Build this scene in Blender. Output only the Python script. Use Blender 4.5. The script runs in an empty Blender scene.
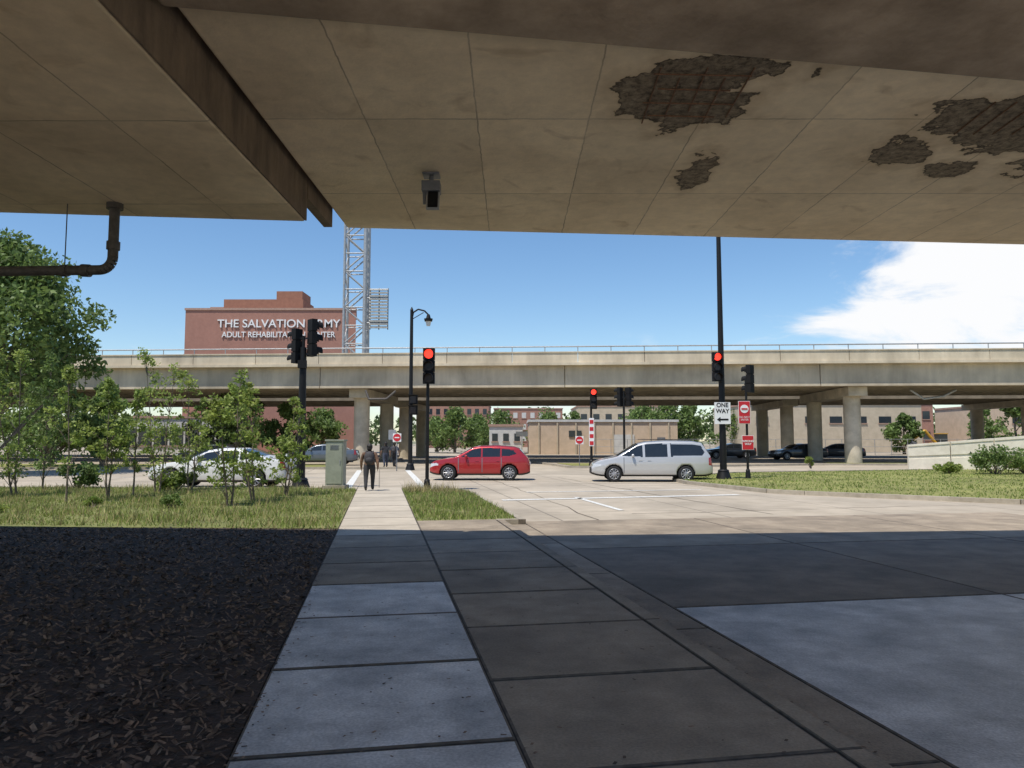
import bpy, math, random
import numpy as np
from mathutils import Vector, Matrix
random.seed(7); rng=np.random.default_rng(7)
scene=bpy.context.scene
scene.view_settings.view_transform='Standard'
scene.view_settings.look='None'
scene.view_settings.exposure=0
R=math.radians
# ---------------------------------------------------------------- materials
def M(name,c1,c2=None,rough=.8,scale=5,bump=0,bscale=40,island=0,metal=0,emis=None,es=1,trans=0,coat=0,stain=0.0,stscale=.6,spec=.5,stretch=None,speck=0):
    m=bpy.data.materials.new(name); m.use_nodes=True
    nt=m.node_tree; N=nt.nodes; L=nt.links
    b=N['Principled BSDF']
    b.inputs['Roughness'].default_value=rough; b.inputs['Metallic'].default_value=metal
    b.inputs['Specular IOR Level'].default_value=spec
    if coat: b.inputs['Coat Weight'].default_value=coat; b.inputs['Coat Roughness'].default_value=.05
    geo=N.new('ShaderNodeNewGeometry')
    vec=geo.outputs['Position']
    if stretch:
        mp=N.new('ShaderNodeMapping'); mp.inputs['Scale'].default_value=stretch; L.new(vec,mp.inputs['Vector']); vec=mp.outputs[0]
    c2=c2 or tuple(x*.8 for x in c1)
    nz=N.new('ShaderNodeTexNoise'); nz.inputs['Scale'].default_value=scale; nz.inputs['Detail'].default_value=5 if bump else 2; nz.inputs['Roughness'].default_value=.68
    L.new(vec,nz.inputs['Vector'])
    rp=N.new('ShaderNodeValToRGB'); rp.color_ramp.elements[0].position=.35; rp.color_ramp.elements[1].position=.65
    rp.color_ramp.elements[0].color=(*c2,1); rp.color_ramp.elements[1].color=(*c1,1)
    L.new(nz.outputs['Fac'],rp.inputs[0]); col=rp.outputs[0]
    def hv(col,src,a,b_,lo,hi):
        mr=N.new('ShaderNodeMapRange'); mr.inputs[1].default_value=a; mr.inputs[2].default_value=b_; mr.inputs[3].default_value=lo; mr.inputs[4].default_value=hi
        L.new(src,mr.inputs[0])
        h=N.new('ShaderNodeHueSaturation'); L.new(col,h.inputs['Color']); L.new(mr.outputs[0],h.inputs['Value']); return h.outputs[0]
    if stain:
        n2=N.new('ShaderNodeTexNoise'); n2.inputs['Scale'].default_value=stscale; n2.inputs['Detail'].default_value=4; n2.inputs['Distortion'].default_value=.6
        L.new(geo.outputs['Position'],n2.inputs['Vector']); col=hv(col,n2.outputs['Fac'],.3,.7,1-stain,1+stain*.4)
    if speck:
        n4=N.new('ShaderNodeTexNoise'); n4.inputs['Scale'].default_value=55; n4.inputs['Detail'].default_value=2
        L.new(geo.outputs['Position'],n4.inputs['Vector']); col=hv(col,n4.outputs['Fac'],.3,.7,1-speck,1+speck)
    if island: col=hv(col,geo.outputs['Random Per Island'],0,1,1-island,1+island)
    L.new(col,b.inputs['Base Color'])
    if bump:
        n3=N.new('ShaderNodeTexNoise'); n3.inputs['Scale'].default_value=bscale; n3.inputs['Detail'].default_value=3
        L.new(geo.outputs['Position'],n3.inputs['Vector'])
        bp=N.new('ShaderNodeBump'); bp.inputs['Strength'].default_value=bump; bp.inputs['Distance'].default_value=.02
        L.new(n3.outputs['Fac'],bp.inputs['Height']); L.new(bp.outputs[0],b.inputs['Normal'])
    if emis:
        b.inputs['Emission Color'].default_value=(*emis,1); b.inputs['Emission Strength'].default_value=es
    if trans:
        t=N.new('ShaderNodeBsdfTranslucent'); L.new(col,t.inputs['Color'])
        mx=N.new('ShaderNodeMixShader'); mx.inputs[0].default_value=trans
        L.new(b.outputs[0],mx.inputs[1]); L.new(t.outputs[0],mx.inputs[2]); L.new(mx.outputs[0],N['Material Output'].inputs[0])
    return m

class MB:
    def __init__(s): s.v=[];s.f=[];s.m=[];s.sm=[];s.mats=[]
    def mi(s,m):
        if m not in s.mats: s.mats.append(m)
        return s.mats.index(m)
    def add(s,vs,fs,m,smooth=False):
        o=len(s.v); s.v+= [tuple(x) for x in vs]; k=s.mi(m)
        for f in fs: s.f.append(tuple(i+o for i in f)); s.m.append(k); s.sm.append(smooth)
    def box(s,c,sz,m,rz=0,rx=0,ry=0):
        mt=Matrix.Translation(c)@Matrix.Rotation(rz,4,'Z')@Matrix.Rotation(ry,4,'Y')@Matrix.Rotation(rx,4,'X')
        x,y,z=[a/2 for a in sz]
        vs=[mt@Vector(p) for p in [(-x,-y,-z),(x,-y,-z),(x,y,-z),(-x,y,-z),(-x,-y,z),(x,-y,z),(x,y,z),(-x,y,z)]]
        s.add(vs,[(0,3,2,1),(4,5,6,7),(0,1,5,4),(1,2,6,5),(2,3,7,6),(3,0,4,7)],m)
    def tube(s,p1,p2,r1,r2,m,n=12,caps=True):
        p1=Vector(p1);p2=Vector(p2);d=(p2-p1).normalized()
        a=d.orthogonal().normalized(); b=d.cross(a)
        vs=[]
        for p,r in((p1,r1),(p2,r2)):
            for i in range(n):
                t=2*math.pi*i/n; vs.append(p+r*(math.cos(t)*a+math.sin(t)*b))
        s.add(vs,[(i,(i+1)%n,n+(i+1)%n,n+i) for i in range(n)],m,True)
        if caps: s.add(vs[:n],[tuple(range(n-1,-1,-1))],m); s.add(vs[n:],[tuple(range(n))],m)
    def path(s,pts,rs,m,n=10):
        for i in range(len(pts)-1): s.tube(pts[i],pts[i+1],rs[i],rs[i+1],m,n)
    def prism(s,poly,z0,z1,m,mside=None):
        n=len(poly)
        ar=sum(poly[i][0]*poly[(i+1)%n][1]-poly[(i+1)%n][0]*poly[i][1] for i in range(n))
        if ar<0: poly=poly[::-1]
        vs=[(x,y,z0) for x,y in poly]+[(x,y,z1) for x,y in poly]
        s.add(vs,[tuple(range(n,2*n))]+[tuple(range(n-1,-1,-1))]+[(i,(i+1)%n,n+(i+1)%n,n+i) for i in range(n)],m)
    def ell(s,c,r,m,n=16,k=10,rot=None):
        vs=[];fs=[]
        for j in range(k+1):
            ph=math.pi*j/k
            for i in range(n):
                t=2*math.pi*i/n
                p=Vector((r[0]*math.sin(ph)*math.cos(t),r[1]*math.sin(ph)*math.sin(t),r[2]*math.cos(ph)))
                if rot: p=rot@p
                vs.append(Vector(c)+p)
        for j in range(k):
            for i in range(n): fs.append((j*n+i,(j+1)*n+i,(j+1)*n+(i+1)%n,j*n+(i+1)%n))
        s.add(vs,fs,m,True)
    def build(s,name,parent=None,bevel=0,loc=None,rz=0):
        me=bpy.data.meshes.new(name); me.from_pydata(s.v,[],s.f)
        for m in s.mats: me.materials.append(m)
        me.polygons.foreach_set('material_index',s.m); me.polygons.foreach_set('use_smooth',s.sm); me.update()
        o=bpy.data.objects.new(name,me); scene.collection.objects.link(o)
        if bevel:
            b=o.modifiers.new('b','BEVEL'); b.width=bevel; b.segments=2; b.limit_method='ANGLE'
        if loc: o.location=loc
        o.rotation_euler[2]=rz
        if parent: o.parent=parent
        return o
def empty(name):
    o=bpy.data.objects.new(name,None); scene.collection.objects.link(o); o.empty_display_size=.1; return o
def nquads(name,V,mat,parent=None):
    n,k,_=V.shape
    me=bpy.data.meshes.new(name)
    me.vertices.add(n*k); me.vertices.foreach_set('co',V.reshape(-1).astype(np.float32))
    me.loops.add(n*k); me.loops.foreach_set('vertex_index',np.arange(n*k,dtype=np.int32))
    me.polygons.add(n); me.polygons.foreach_set('loop_start',np.arange(0,n*k,k,dtype=np.int32))
    me.materials.append(mat); me.update(calc_edges=True); me.validate()
    o=bpy.data.objects.new(name,me); scene.collection.objects.link(o)
    if parent: o.parent=parent
    return o
def text(s,size,loc,mat,parent,ext=.004,rz=0,bold=0.0,sx=1,name='lettering'):
    c=bpy.data.curves.new(name,'FONT'); c.body=s; c.size=size; c.align_x='CENTER'; c.align_y='CENTER'; c.extrude=ext; c.offset=bold
    c.materials.append(mat); o=bpy.data.objects.new(name,c); scene.collection.objects.link(o)
    o.location=loc; o.rotation_euler=(R(90),0,rz); o.scale=(sx,1,1)
    if parent: o.parent=parent
    return o
# street frame: s along the street, t to its right
DX,DY=-.1753,.9845
def P(s,t): return (s*DX+t*DY, s*DY-t*DX)

shaded_conc=M('shaded_concrete',(.30,.245,.185),(.205,.165,.125),.8,2,.35,70,island=.14,stain=.30,stscale=.8,speck=.15)  # slabs within the deck's shadow, with shade put into the colour
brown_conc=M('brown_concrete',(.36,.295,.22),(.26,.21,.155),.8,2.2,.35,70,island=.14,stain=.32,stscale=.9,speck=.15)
blue_conc=M('pale_concrete',(.68,.66,.64),(.42,.40,.385),.5,2.4,.35,50,island=.12,stain=.34,stscale=1.2,speck=.2)  # paler, smoother concrete for the near panels
walk_conc=M('walk_concrete',(.50,.44,.355),(.43,.375,.30),.85,3,.3,60,island=.08,stain=.15)
kerb_m=M('kerb_concrete',(.42,.37,.295),(.31,.27,.21),.85,4,.3,60,island=.1,stain=.2)
joint_m=M('joint_filler',(.035,.03,.025),None,.95,10)
jedge_m=M('joint_dirt',(.17,.14,.11),(.09,.075,.06),.95,9)
white_paint=M('road_paint',(.75,.75,.72),(.5,.49,.45),.7,12)
mulch_m=M('mulch_soil',(.095,.062,.042),(.045,.03,.021),.95,14,.8,40,stain=.3,stscale=1.2)
chip_m=M('mulch_chips',(.22,.145,.095),(.09,.06,.042),.9,20,island=.65)
grass_g=M('grass_soil',(.22,.23,.075),(.14,.15,.048),.95,3,.6,30,stain=.3,stscale=.7)
grass_r=M('lawn',(.28,.275,.085),(.20,.205,.058),.95,2,.6,40,stain=.35,stscale=.35)
blade_m=M('grass_blades',(.28,.34,.085),(.16,.22,.05),.7,2.5,island=.35,trans=.35)
straw_m=M('dry_grass',(.42,.36,.18),(.29,.24,.11),.8,3,island=.3,trans=.3)
terrain_m=M('terrain',(.22,.21,.13),(.15,.16,.09),.95,.4)
dirt_m=M('gravel_ground',(.40,.335,.25),(.30,.25,.19),.95,1.2,.3,20,stain=.2)
black=M('black_metal',(.010,.010,.011),None,.5,10,spec=.3)
blackp=M('black_plastic',(.010,.010,.011),None,.75,10,spec=.25)
steel=M('galvanised_steel',(.42,.43,.44),(.33,.34,.35),.5,6,metal=.5)
darksteel=M('grey_steel',(.16,.17,.19),None,.5,6)
rustpipe=M('iron_pipe',(.11,.10,.092),(.06,.052,.046),.65,9,.3,50)
red_on=M('red_lamp_lit',(.8,.03,.02),None,.3,5,emis=(1,.04,.02),es=2.2)
lens_off=M('lamp_off',(.03,.02,.02),None,.25,5)
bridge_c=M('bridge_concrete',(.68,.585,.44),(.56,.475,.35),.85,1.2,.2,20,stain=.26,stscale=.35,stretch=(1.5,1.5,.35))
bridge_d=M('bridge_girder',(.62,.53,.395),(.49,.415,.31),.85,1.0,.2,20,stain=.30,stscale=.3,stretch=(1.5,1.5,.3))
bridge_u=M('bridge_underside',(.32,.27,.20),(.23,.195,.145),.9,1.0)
col_c=M('column_concrete',(.60,.53,.41),(.47,.41,.315),.85,1.5,.2,20,stain=.2)
red_sign=M('sign_red',(.55,.02,.03),(.5,.02,.03),.4,3)
white_sign=M('sign_white',(.8,.8,.8),(.75,.75,.75),.4,3)

# ---------------------------------------------------------------- ground
g=MB(); g.add([(-3000,-3000,-.25),(3000,-3000,-.25),(3000,3000,-.25),(-3000,3000,-.25)],[(0,1,2,3)],terrain_m); g.build('ground')
def jointed(name,c1,c2,ang,px,py,w=.02):
    m=M(name,c1,c2,.85,1.4,.25,60,stain=.24,stscale=.3)
    N=m.node_tree.nodes;L=m.node_tree.links;b=N['Principled BSDF']
    geo=[n for n in N if n.type=='NEW_GEOMETRY'][0]
    mp=N.new('ShaderNodeMapping'); mp.inputs['Rotation'].default_value=(0,0,ang); L.new(geo.outputs['Position'],mp.inputs['Vector'])
    sp=N.new('ShaderNodeSeparateXYZ'); L.new(mp.outputs[0],sp.inputs[0])
    outs=[]
    for k,p in ((0,px),(1,py)):
        a=N.new('ShaderNodeMath');a.operation='PINGPONG';a.inputs[1].default_value=p/2;L.new(sp.outputs[k],a.inputs[0])
        c=N.new('ShaderNodeMath');c.operation='LESS_THAN';c.inputs[1].default_value=w/2;L.new(a.outputs[0],c.inputs[0]); outs.append(c)
    mxm=N.new('ShaderNodeMath');mxm.operation='MAXIMUM';L.new(outs[0].outputs[0],mxm.inputs[0]);L.new(outs[1].outputs[0],mxm.inputs[1])
    ml=N.new('ShaderNodeMath');ml.operation='MULTIPLY';ml.inputs[1].default_value=.65;L.new(mxm.outputs[0],ml.inputs[0])
    src=b.inputs['Base Color'].links[0].from_socket
    mx=N.new('ShaderNodeMixRGB');mx.inputs[2].default_value=(.09,.08,.065,1);L.new(ml.outputs[0],mx.inputs[0]);L.new(src,mx.inputs[1]);L.new(mx.outputs[0],b.inputs['Base Color'])
    return m
road_j=jointed('road_surface',(.46,.395,.31),(.38,.325,.25),R(-10.1),4.1,4.6,.045)
g=MB(); g.add([(-160,-30,-.104),(160,-30,-.104),(160,400,-.104),(-160,400,-.104)],[(0,1,2,3)],road_j); g.build('road')
def panel(mb,s0,s1,t0,t1,z,mat,gap=.009,zb=-.13,c=.022,em=None):
    a=gap; em=em or jedge_m
    o=[(s0+a,t0+a*.6),(s1-a,t0+a*.6),(s1-a,t1-a*.6),(s0+a,t1-a*.6)]; i=[(s0+a+c,t0+a+c*.5),(s1-a-c,t0+a+c*.5),(s1-a-c,t1-a-c*.5),(s0+a+c,t1-a-c*.5)]
    vs=[(*P(*p),zb) for p in o]+[(*P(*p),z-.005) for p in o]+[(*P(*p),z) for p in i]
    mb.add(vs,[(8,11,10,9)],mat)
    fs=[]
    for k in range(4):
        n=(k+1)%4; fs+=[(k,4+k,4+n,n),(4+k,8+k,8+n,4+n)]
    mb.add(vs,fs,em)
g=MB()
tj=[3.13,7.2,11.3,15.4]
sj=[-14,-9.6,-5.2,-.8,3.3,7.7,12.1]
for i in range(3):
    for j in range(6):
        m=blue_conc if j<5 else shaded_conc
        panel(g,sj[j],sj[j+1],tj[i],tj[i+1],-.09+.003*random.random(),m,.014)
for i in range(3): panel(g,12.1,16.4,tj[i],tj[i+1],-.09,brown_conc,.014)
g.prism([P(-14,3.14),P(16.4,3.14),P(16.4,15.4),P(-14,15.4)],-.128,-.0975,joint_m)
g.build('road_slabs')
g=MB()
s_edges=[-8.6,-7,-5.4,-3.8,-2.2,-.6,1.0,2.6,4.25,5.8,7.4,9.05]
while s_edges[-1]<26.4: s_edges.append(s_edges[-1]+1.52)
for i in range(len(s_edges)-1):
    mid=(s_edges[i]+s_edges[i+1])/2
    panel(g,s_edges[i],s_edges[i+1],-.77,.785,.02+.004*random.random(),blue_conc if mid<9 else (brown_conc if mid<14 else walk_conc),.010)  # brown panels stop at the deck's shadow edge: shade put into colour
g.prism([P(-8.6,-.765),P(26.6,-.765),P(26.6,.79),P(-8.6,.79)],-.128,.0125,joint_m)
g.build('sidewalk')
g=MB(); s=-8.2
while s<15.2:
    panel(g,s,s+1.5,.785,2.47,.016+.004*random.random(),brown_conc,.010); s+=1.5
g.prism([P(-8.2,.795),P(s-.01,.795),P(s-.01,2.475),P(-8.2,2.475)],-.127,.0085,joint_m)
g.build('sidewalk')
AP=s
g=MB(); s=-8.2
while s<AP-.01:
    L_=min(3,AP-s); m=brown_conc if s<14 else kerb_m  # brown stretch lies under the deck, shade put into its colour
    panel(g,s,s+L_,2.48,2.64,.022,m,.004,c=.012); panel(g,s,s+L_,2.645,3.12,-.085,m,.006,c=.015); s+=L_
while s<24.5:
    L_=min(3,24.8-s); panel(g,s,s+L_,2.96,3.12,.022,kerb_m,.004,c=.012); s+=L_
g.prism([P(AP,2.48),P(AP+.16,2.48),P(AP+.16,2.955),P(AP,2.955)],-.13,.021,kerb_m)
arc=[]
for i in range(9):
    a=R(90*i/8); arc.append(P(24.8+1.9*math.sin(a),.75+2.36*math.cos(a)))
for i in range(8):
    x0,y0=arc[i];x1,y1=arc[i+1]; d=Vector((x1-x0,y1-y0)).normalized(); n=Vector((-d.y,d.x))*-.16
    g.prism([(x0,y0),(x1,y1),(x1-n.x,y1-n.y),(x0-n.x,y0-n.y)],-.13,.02,kerb_m)
g.build('kerb')
verge=[P(AP+.17,.80),P(AP+.17,2.95),P(24.7,2.95)]+[P(24.8+1.74*math.sin(R(a)),.75+2.19*math.cos(R(a))) for a in (15,35,55,75)]+[P(26.5,.80)]
g=MB(); g.prism(verge,-.13,.01,grass_g); g.build('grass_verge')
g=MB(); g.prism([P(AP,.80),P(AP+.165,.80),P(AP+.165,2.475),P(AP,2.475)],-.13,.012,brown_conc); g.build('kerb')
g=MB(); g.prism([(-40,-2),P(-2,-.78),P(14.9,-.78),(-40,15.9)],-.13,.0,mulch_m); g.build('mulch_bed')
g=MB(); g.prism([(-60,15.95),(-40,15.92),P(14.91,-.78),P(26.5,-.78),(-7,26.8),(-60,29)],-.13,.01,grass_g); g.build('grass_lawn')
g=MB()
g.prism([(-60,29),(-7,26.82),(-7,27.0),(-60,29.18)],-.13,.02,kerb_m); g.prism([P(26.51,-.78),(-6.98,26.82),(-6.98,27.0),P(26.7,-.78)],-.13,.021,kerb_m); g.build('kerb')
g=MB()
for i in range(12):
    for j in range(7): x0=-36+i*6; y0=-28+j*3.7; g.box((x0+3,y0+1.85,-.05),(5.97,3.67,.17 if x0<0 else .13),walk_conc)
g.build('bounce_paving')  # bright paving added behind the camera to bounce sun onto the soffit
rg=[(7.3,33.5),(7.35,31),(8.9,25.9),(9.8,24.9),(14.5,21.3),(45,15),(90,40),(60,47.5),(34,47),(12,40),(8.2,36)]
g=MB(); g.prism(rg,-.13,.0,grass_r); g.build('grass_lawn')
def ring(name,poly,w=.18,z=.03,closed=True,mat=kerb_m):
    g=MB(); n=len(poly)
    for i in range(n if closed else n-1):
        a=Vector(poly[i]);b=Vector(poly[(i+1)%n]);d=(b-a).normalized();nn=Vector((d.y,-d.x))*w*.5
        g.prism([tuple(a-nn),tuple(b-nn),tuple(b+nn),tuple(a+nn)],-.14,z+.001*i,mat)
    return g.build(name)
ring('kerb',rg)
g=MB()
for i in range(14):
    x0=13.2+i*2.2; f=lambda x:19.2-(x-13.2)*.2
    g.prism([(x0,f(x0)),(x0+2.18,f(x0+2.18)),(x0+2.18,f(x0+2.18)-2.2),(x0,f(x0)-2.2)],-.13,-.08+.004*random.random(),walk_conc)
g.build('footway')
lb=[(-160,47.5),(-6.4,47.5),(-42,250),(-160,250)]
rb=[(3.8,50),(8,49.5),(22,55),(160,56),(160,250),(-29,250)]
g=MB(); g.prism(lb,-.13,.0,dirt_m); g.prism([(-160,47.6),(-11,47.7),(-12.2,54),(-160,54)],0,.03,grass_r); g.build('ground_block'); ring('kerb',lb)
g=MB(); g.prism(rb,-.13,.0,dirt_m); g.prism([(4.2,50.4),(8,50),(12,52),(11,56),(3.4,56)],0,.03,grass_r); g.prism([(24,55.4),(160,56.4),(160,59),(24,57.5)],0,.03,grass_r); g.build('ground_block'); ring('kerb',rb)
g=MB(); zm=-.094
def strip(a,b,w):
    a=Vector(a);b=Vector(b);d=(b-a).normalized();n=Vector((-d.y,d.x))*w/2
    g.add([(*(a-n),zm),(*(b-n),zm),(*(b+n),zm),(*(a+n),zm)],[(0,1,2,3)],white_paint)
strip((-.3,22.7),(7.6,25.0),.35)
strip((.5,26.2),(7.0,27.6),.2)
strip(P(18.6,6.2),P(23.2,6.2),.16)
for k in range(2): strip(P(27.2,-1.2+2.9*k),P(46.5,-1.2+2.9*k),.3)
for k in range(8): strip((-40+k*9,37),(-36.5+k*9,36.8),.14)
strip((12,40.9),(34,48.4),.12)
g.build('road_markings')
g=MB(); zc=-.098
def crack(p,q,w,n=14,amp=.12):
    p=Vector(p);q=Vector(q);d=(q-p);nn=Vector((-d.y,d.x)).normalized();pr=None
    for i in range(n+1):
        c=p+d*i/n+nn*random.uniform(-amp,amp); ww=w*random.uniform(.5,1.4)
        a=(c.x-nn.x*ww,c.y-nn.y*ww,zc); b=(c.x+nn.x*ww,c.y+nn.y*ww,zc)
        if pr: g.add([pr[0],a,b,pr[1]],[(0,1,2,3)],jedge_m)
        pr=(a,b)
crack(P(16.5,5),P(40,5.3),.018); crack(P(17,9.5),P(36,8.6),.02); crack((-3,31),(12,29.5),.02); crack((-20,33),(8,31.4),.02); crack((-20,41),(20,39),.025); crack((3,18.5),(11,20.5),.015)
g.build('road_cracks')

# ------------------------------------------------------------- small scatter
def in_poly(x,y,poly):
    c=np.zeros(len(x),bool); n=len(poly); j=n-1
    for i in range(n):
        xi,yi=poly[i];xj,yj=poly[j]
        with np.errstate(divide='ignore',invalid='ignore'):
            c^=((yi>y)!=(yj>y))&(x<(xj-xi)*(y-yi)/(yj-yi+1e-12)+xi)
        j=i
    return c
def clumpy(x,y,f=1.0):
    return .5+.5*np.sin(x*1.7*f+1.3*np.sin(y*1.1*f))*np.sin(y*1.9*f+1.1*np.sin(x*.9*f))
def blades(name,poly,dens,hmin,hmax,mat,z=0.0,w=.012,clump=.5,lo=None):
    p=np.array(poly); mn=p.min(0);mx=p.max(0)
    if lo is not None: mn=np.maximum(mn,lo[0]); mx=np.minimum(mx,lo[1])
    n=int((mx-mn).prod()*dens)
    x=rng.uniform(mn[0],mx[0],n);y=rng.uniform(mn[1],mx[1],n)
    k=in_poly(x,y,poly); cl=clumpy(x,y)*.6+.4*clumpy(x+3,y-2,3.1); k&=rng.random(n)<(1-clump+clump*cl*1.3)
    x=x[k];y=y[k];cl=cl[k];n=len(x)
    a=rng.uniform(0,np.pi,n); h=rng.uniform(hmin,hmax,n)*(.4+1.1*cl); ww=w*rng.uniform(.6,1.5,n)
    lean=rng.normal(0,.35,(n,2))*h[:,None]
    V=np.zeros((n,3,3)); V[:,0]=np.stack([x-np.cos(a)*ww,y-np.sin(a)*ww,np.full(n,z)],1)
    V[:,1]=np.stack([x+np.cos(a)*ww,y+np.sin(a)*ww,np.full(n,z)],1); V[:,2]=np.stack([x+lean[:,0],y+lean[:,1],z+h],1)
    return nquads(name,V,mat)
lawnL=[(-22,15.2),(-20,15.95),P(14.75,-.80),P(26.4,-.80),(-7,26.7),(-22,27.4)]
blades('grass',lawnL,230,.04,.15,blade_m,clump=.7)
blades('dry_grass',lawnL,80,.05,.26,straw_m,w=.009,clump=.8)
blades('grass',verge,420,.03,.12,blade_m,z=.01)
blades('dry_grass',verge,80,.04,.2,straw_m,z=.01,w=.008)
blades('grass',rg,40,.03,.09,blade_m,w=.02,lo=((7,18),(40,46)))
blades('weeds',[P(24,.85),P(26.4,.85),P(26.2,2.2),P(24,2.9)],250,.1,.4,straw_m,w=.01)
n=60000
y=2.2+12.4*rng.random(n)**1.25; x=-13*rng.random(n)-.5
t_=x*DY+y*(-DX); k=(t_<-.80)&(y<14.3+.075*(-x-3)); x=x[k];y=y[k];n=len(x)
a=rng.uniform(0,2*np.pi,n); l=rng.uniform(.012,.045,n); w=rng.uniform(.004,.012,n); z=rng.uniform(.004,.03,n)
u=np.stack([np.cos(a),np.sin(a),rng.normal(0,.35,n)],1)*l[:,None]; v=np.stack([-np.sin(a),np.cos(a),rng.normal(0,.5,n)],1)*w[:,None]
c=np.stack([x,y,z],1)
nquads('mulch',np.stack([c-u-v,c+u-v,c+u*.9+v,c-u*.8+v],1),chip_m)
n=1100; s_=rng.uniform(3,15,n); t_=np.concatenate([rng.normal(-.74,.05,n//3),rng.uniform(-.7,2.4,n//3),rng.normal(2.75,.06,n-2*(n//3))])
x=s_*DX+t_*DY;y=s_*DY-t_*DX;a=rng.uniform(0,6.28,n);l=rng.uniform(.005,.018,n)
c=np.stack([x,y,np.full(n,.03)],1);u=np.stack([np.cos(a),np.sin(a),0*a],1)*l[:,None];v=np.stack([-np.sin(a),np.cos(a),0*a],1)*l[:,None]*.5
c[:,2]=np.where(t_>2.64,-.078,.029)
nquads('leaf_litter',np.stack([c-u-v,c+u-v,c+u+v,c-u+v],1),chip_m)

# ---------------------------------------------------------------- trees
leafA=M('leaves_light',(.34,.40,.10),(.20,.28,.06),.6,1.2,island=.4,trans=.45)
leafB=M('leaves_green',(.18,.26,.07),(.11,.17,.045),.6,1.0,island=.4,trans=.4)
leafC=M('leaves_dark',(.10,.15,.045),(.06,.10,.03),.65,.5,island=.4,trans=.3)
bark=M('bark',(.20,.165,.13),(.12,.095,.07),.9,12,.5,30)
def leafcloud(cs,rads,per,size,squash=.8):
    out=[]
    for c,r in zip(cs,rads):
        d=rng.normal(0,1,(per,3)); d/=np.linalg.norm(d,axis=1)[:,None]
        p=c+d*(r*rng.random(per)**.5)[:,None]*np.array([1,1,squash]); out.append(p)
    p=np.concatenate(out); n=len(p)
    u=rng.normal(0,1,(n,3)); u/=np.linalg.norm(u,axis=1)[:,None]
    w=rng.normal(0,1,(n,3)); v=np.cross(u,w); v/=np.linalg.norm(v,axis=1)[:,None]
    s=size*rng.uniform(.6,1.4,n)[:,None]
    return np.stack([p-u*s,p+v*s*.5,p+u*s,p-v*s*.5],1)
def tree(name,x,y,H,crown_w,crown_z0,mat,leafn,leaf,clumps,trunk,zbase=0,shape=1.0,lean=.1,nstem=1,cr=(.09,.2)):
    e=empty(name); mb=MB(); cs=[];rs=[]
    for st in range(nstem):
        ox,oy=(random.uniform(-.3,.3),random.uniform(-.3,.3)) if nstem>1 else (0,0)
        Hs=H*(1 if st==0 else random.uniform(.72,.95))
        tx=ox*1.6+random.uniform(-lean,lean);ty=oy*1.6+random.uniform(-lean,lean)
        pts=[Vector((x+ox*.3+tx*f,y+oy*.3+ty*f,zbase+Hs*.94*f)) for f in (0,.15,.35,.55,.75,1)]
        for q in pts[1:-1]: q.x+=random.uniform(-1,1)*Hs*.012; q.y+=random.uniform(-1,1)*Hs*.012
        mb.path(pts,[trunk*1.25,trunk,trunk*.85,trunk*.62,trunk*.4,trunk*.12],bark,8)
        for k in range(clumps//nstem):
            f=random.random()**.9; zz=crown_z0+(Hs-crown_z0)*f
            prof=max(.10,math.sin(math.pi*min(1,(f*.85+.15)))**.7)*(1 if f<.6 else 1-.45*(f-.6)/.4)
            a=random.uniform(0,6.28); rr=crown_w/2*prof*shape*random.uniform(.3,1.0)
            c=Vector((x+ox*.6+tx*f+rr*math.cos(a),y+oy*.6+ty*f+rr*math.sin(a),zbase+zz))
            cs.append(np.array(c)); rs.append(crown_w*random.uniform(*cr))
            f0=max(.12,min(.9,(zz-rr*.9)/Hs)); i=min(4,int(f0/.92*5)); b0=pts[i].lerp(pts[min(5,i+1)],.5)
            mid=b0.lerp(c,.5)+Vector((0,0,rr*.1))
            rb=trunk*.33
            mb.path([b0,mid,c],[rb,rb*.6,rb*.15],bark,5)
    mb.build('trunk_and_limbs',e)
    nquads('foliage',leafcloud(cs,rs,leafn,leaf),mat,e)
    return e
for (px,Y,top,wd,ns,mt,z0) in [(20,23,350,1.5,2,leafA,.6),(70,20.5,368,1.25,1,leafA,1.0),(112,22,378,1.3,2,leafA,.8),(160,24,350,1.7,2,leafA,.6),(232,19.6,370,1.35,2,leafA,.5),(258,21,380,1.2,2,leafA,.5),(286,23,396,1.1,2,leafA,.4),(45,26,352,1.5,2,leafB,.7),(192,25.5,368,1.3,2,leafA,.6),(-30,22,340,2.0,2,leafA,.6),(136,22.5,385,1.1,1,leafA,.8)]:
    X=(px-512)/740*Y; H=1.7+(441-top)/740*Y
    tree('sapling_tree',X,Y,H,wd,z0,mt,28,.055,34*ns,.027,nstem=ns,cr=(.08,.17))
tree('shade_tree',-28.6,41,12.4,11.5,4.6,leafB,300,.15,85,.22,lean=.4,cr=(.08,.16))
tree('shade_tree',-34,38,9,8.0,1.8,leafA,220,.14,50,.18,lean=.3)
for (X,Y,H,w) in [(-19.5,64,4.6,5),(-25,66,6,7),(-31,50,7.2,6),(-38,60,8,8),(-27,49,5.2,4.5)]:
    tree('tree',X,Y,H,w,1.0,leafB,140,.17,36,.15)
for (px,Y,top,w) in [(322,95,412,7),(437,115,418,7),(455,108,412,8),(500,118,415,9),(478,124,418,7),(548,140,412,9),(575,150,414,8),(642,104,405,8),(668,102,403,9),(690,104,407,7),(903,94,416,4.5),(1015,94,402,7),(980,104,408,6),(740,120,412,8)]:
    tree('tree',(px-512)/740*Y,Y,1.7+(441-top)/740*Y,w,.8,leafB,95,.24,32,.18)
cs=[];rs=[]
for i in range(420):
    X=-330+i*1.6; cs.append(np.array([X,300+20*math.sin(i),random.uniform(2,11)])); rs.append(random.uniform(3,6))
nquads('distant_trees',leafcloud(cs,rs,60,1.0),leafC)
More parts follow.
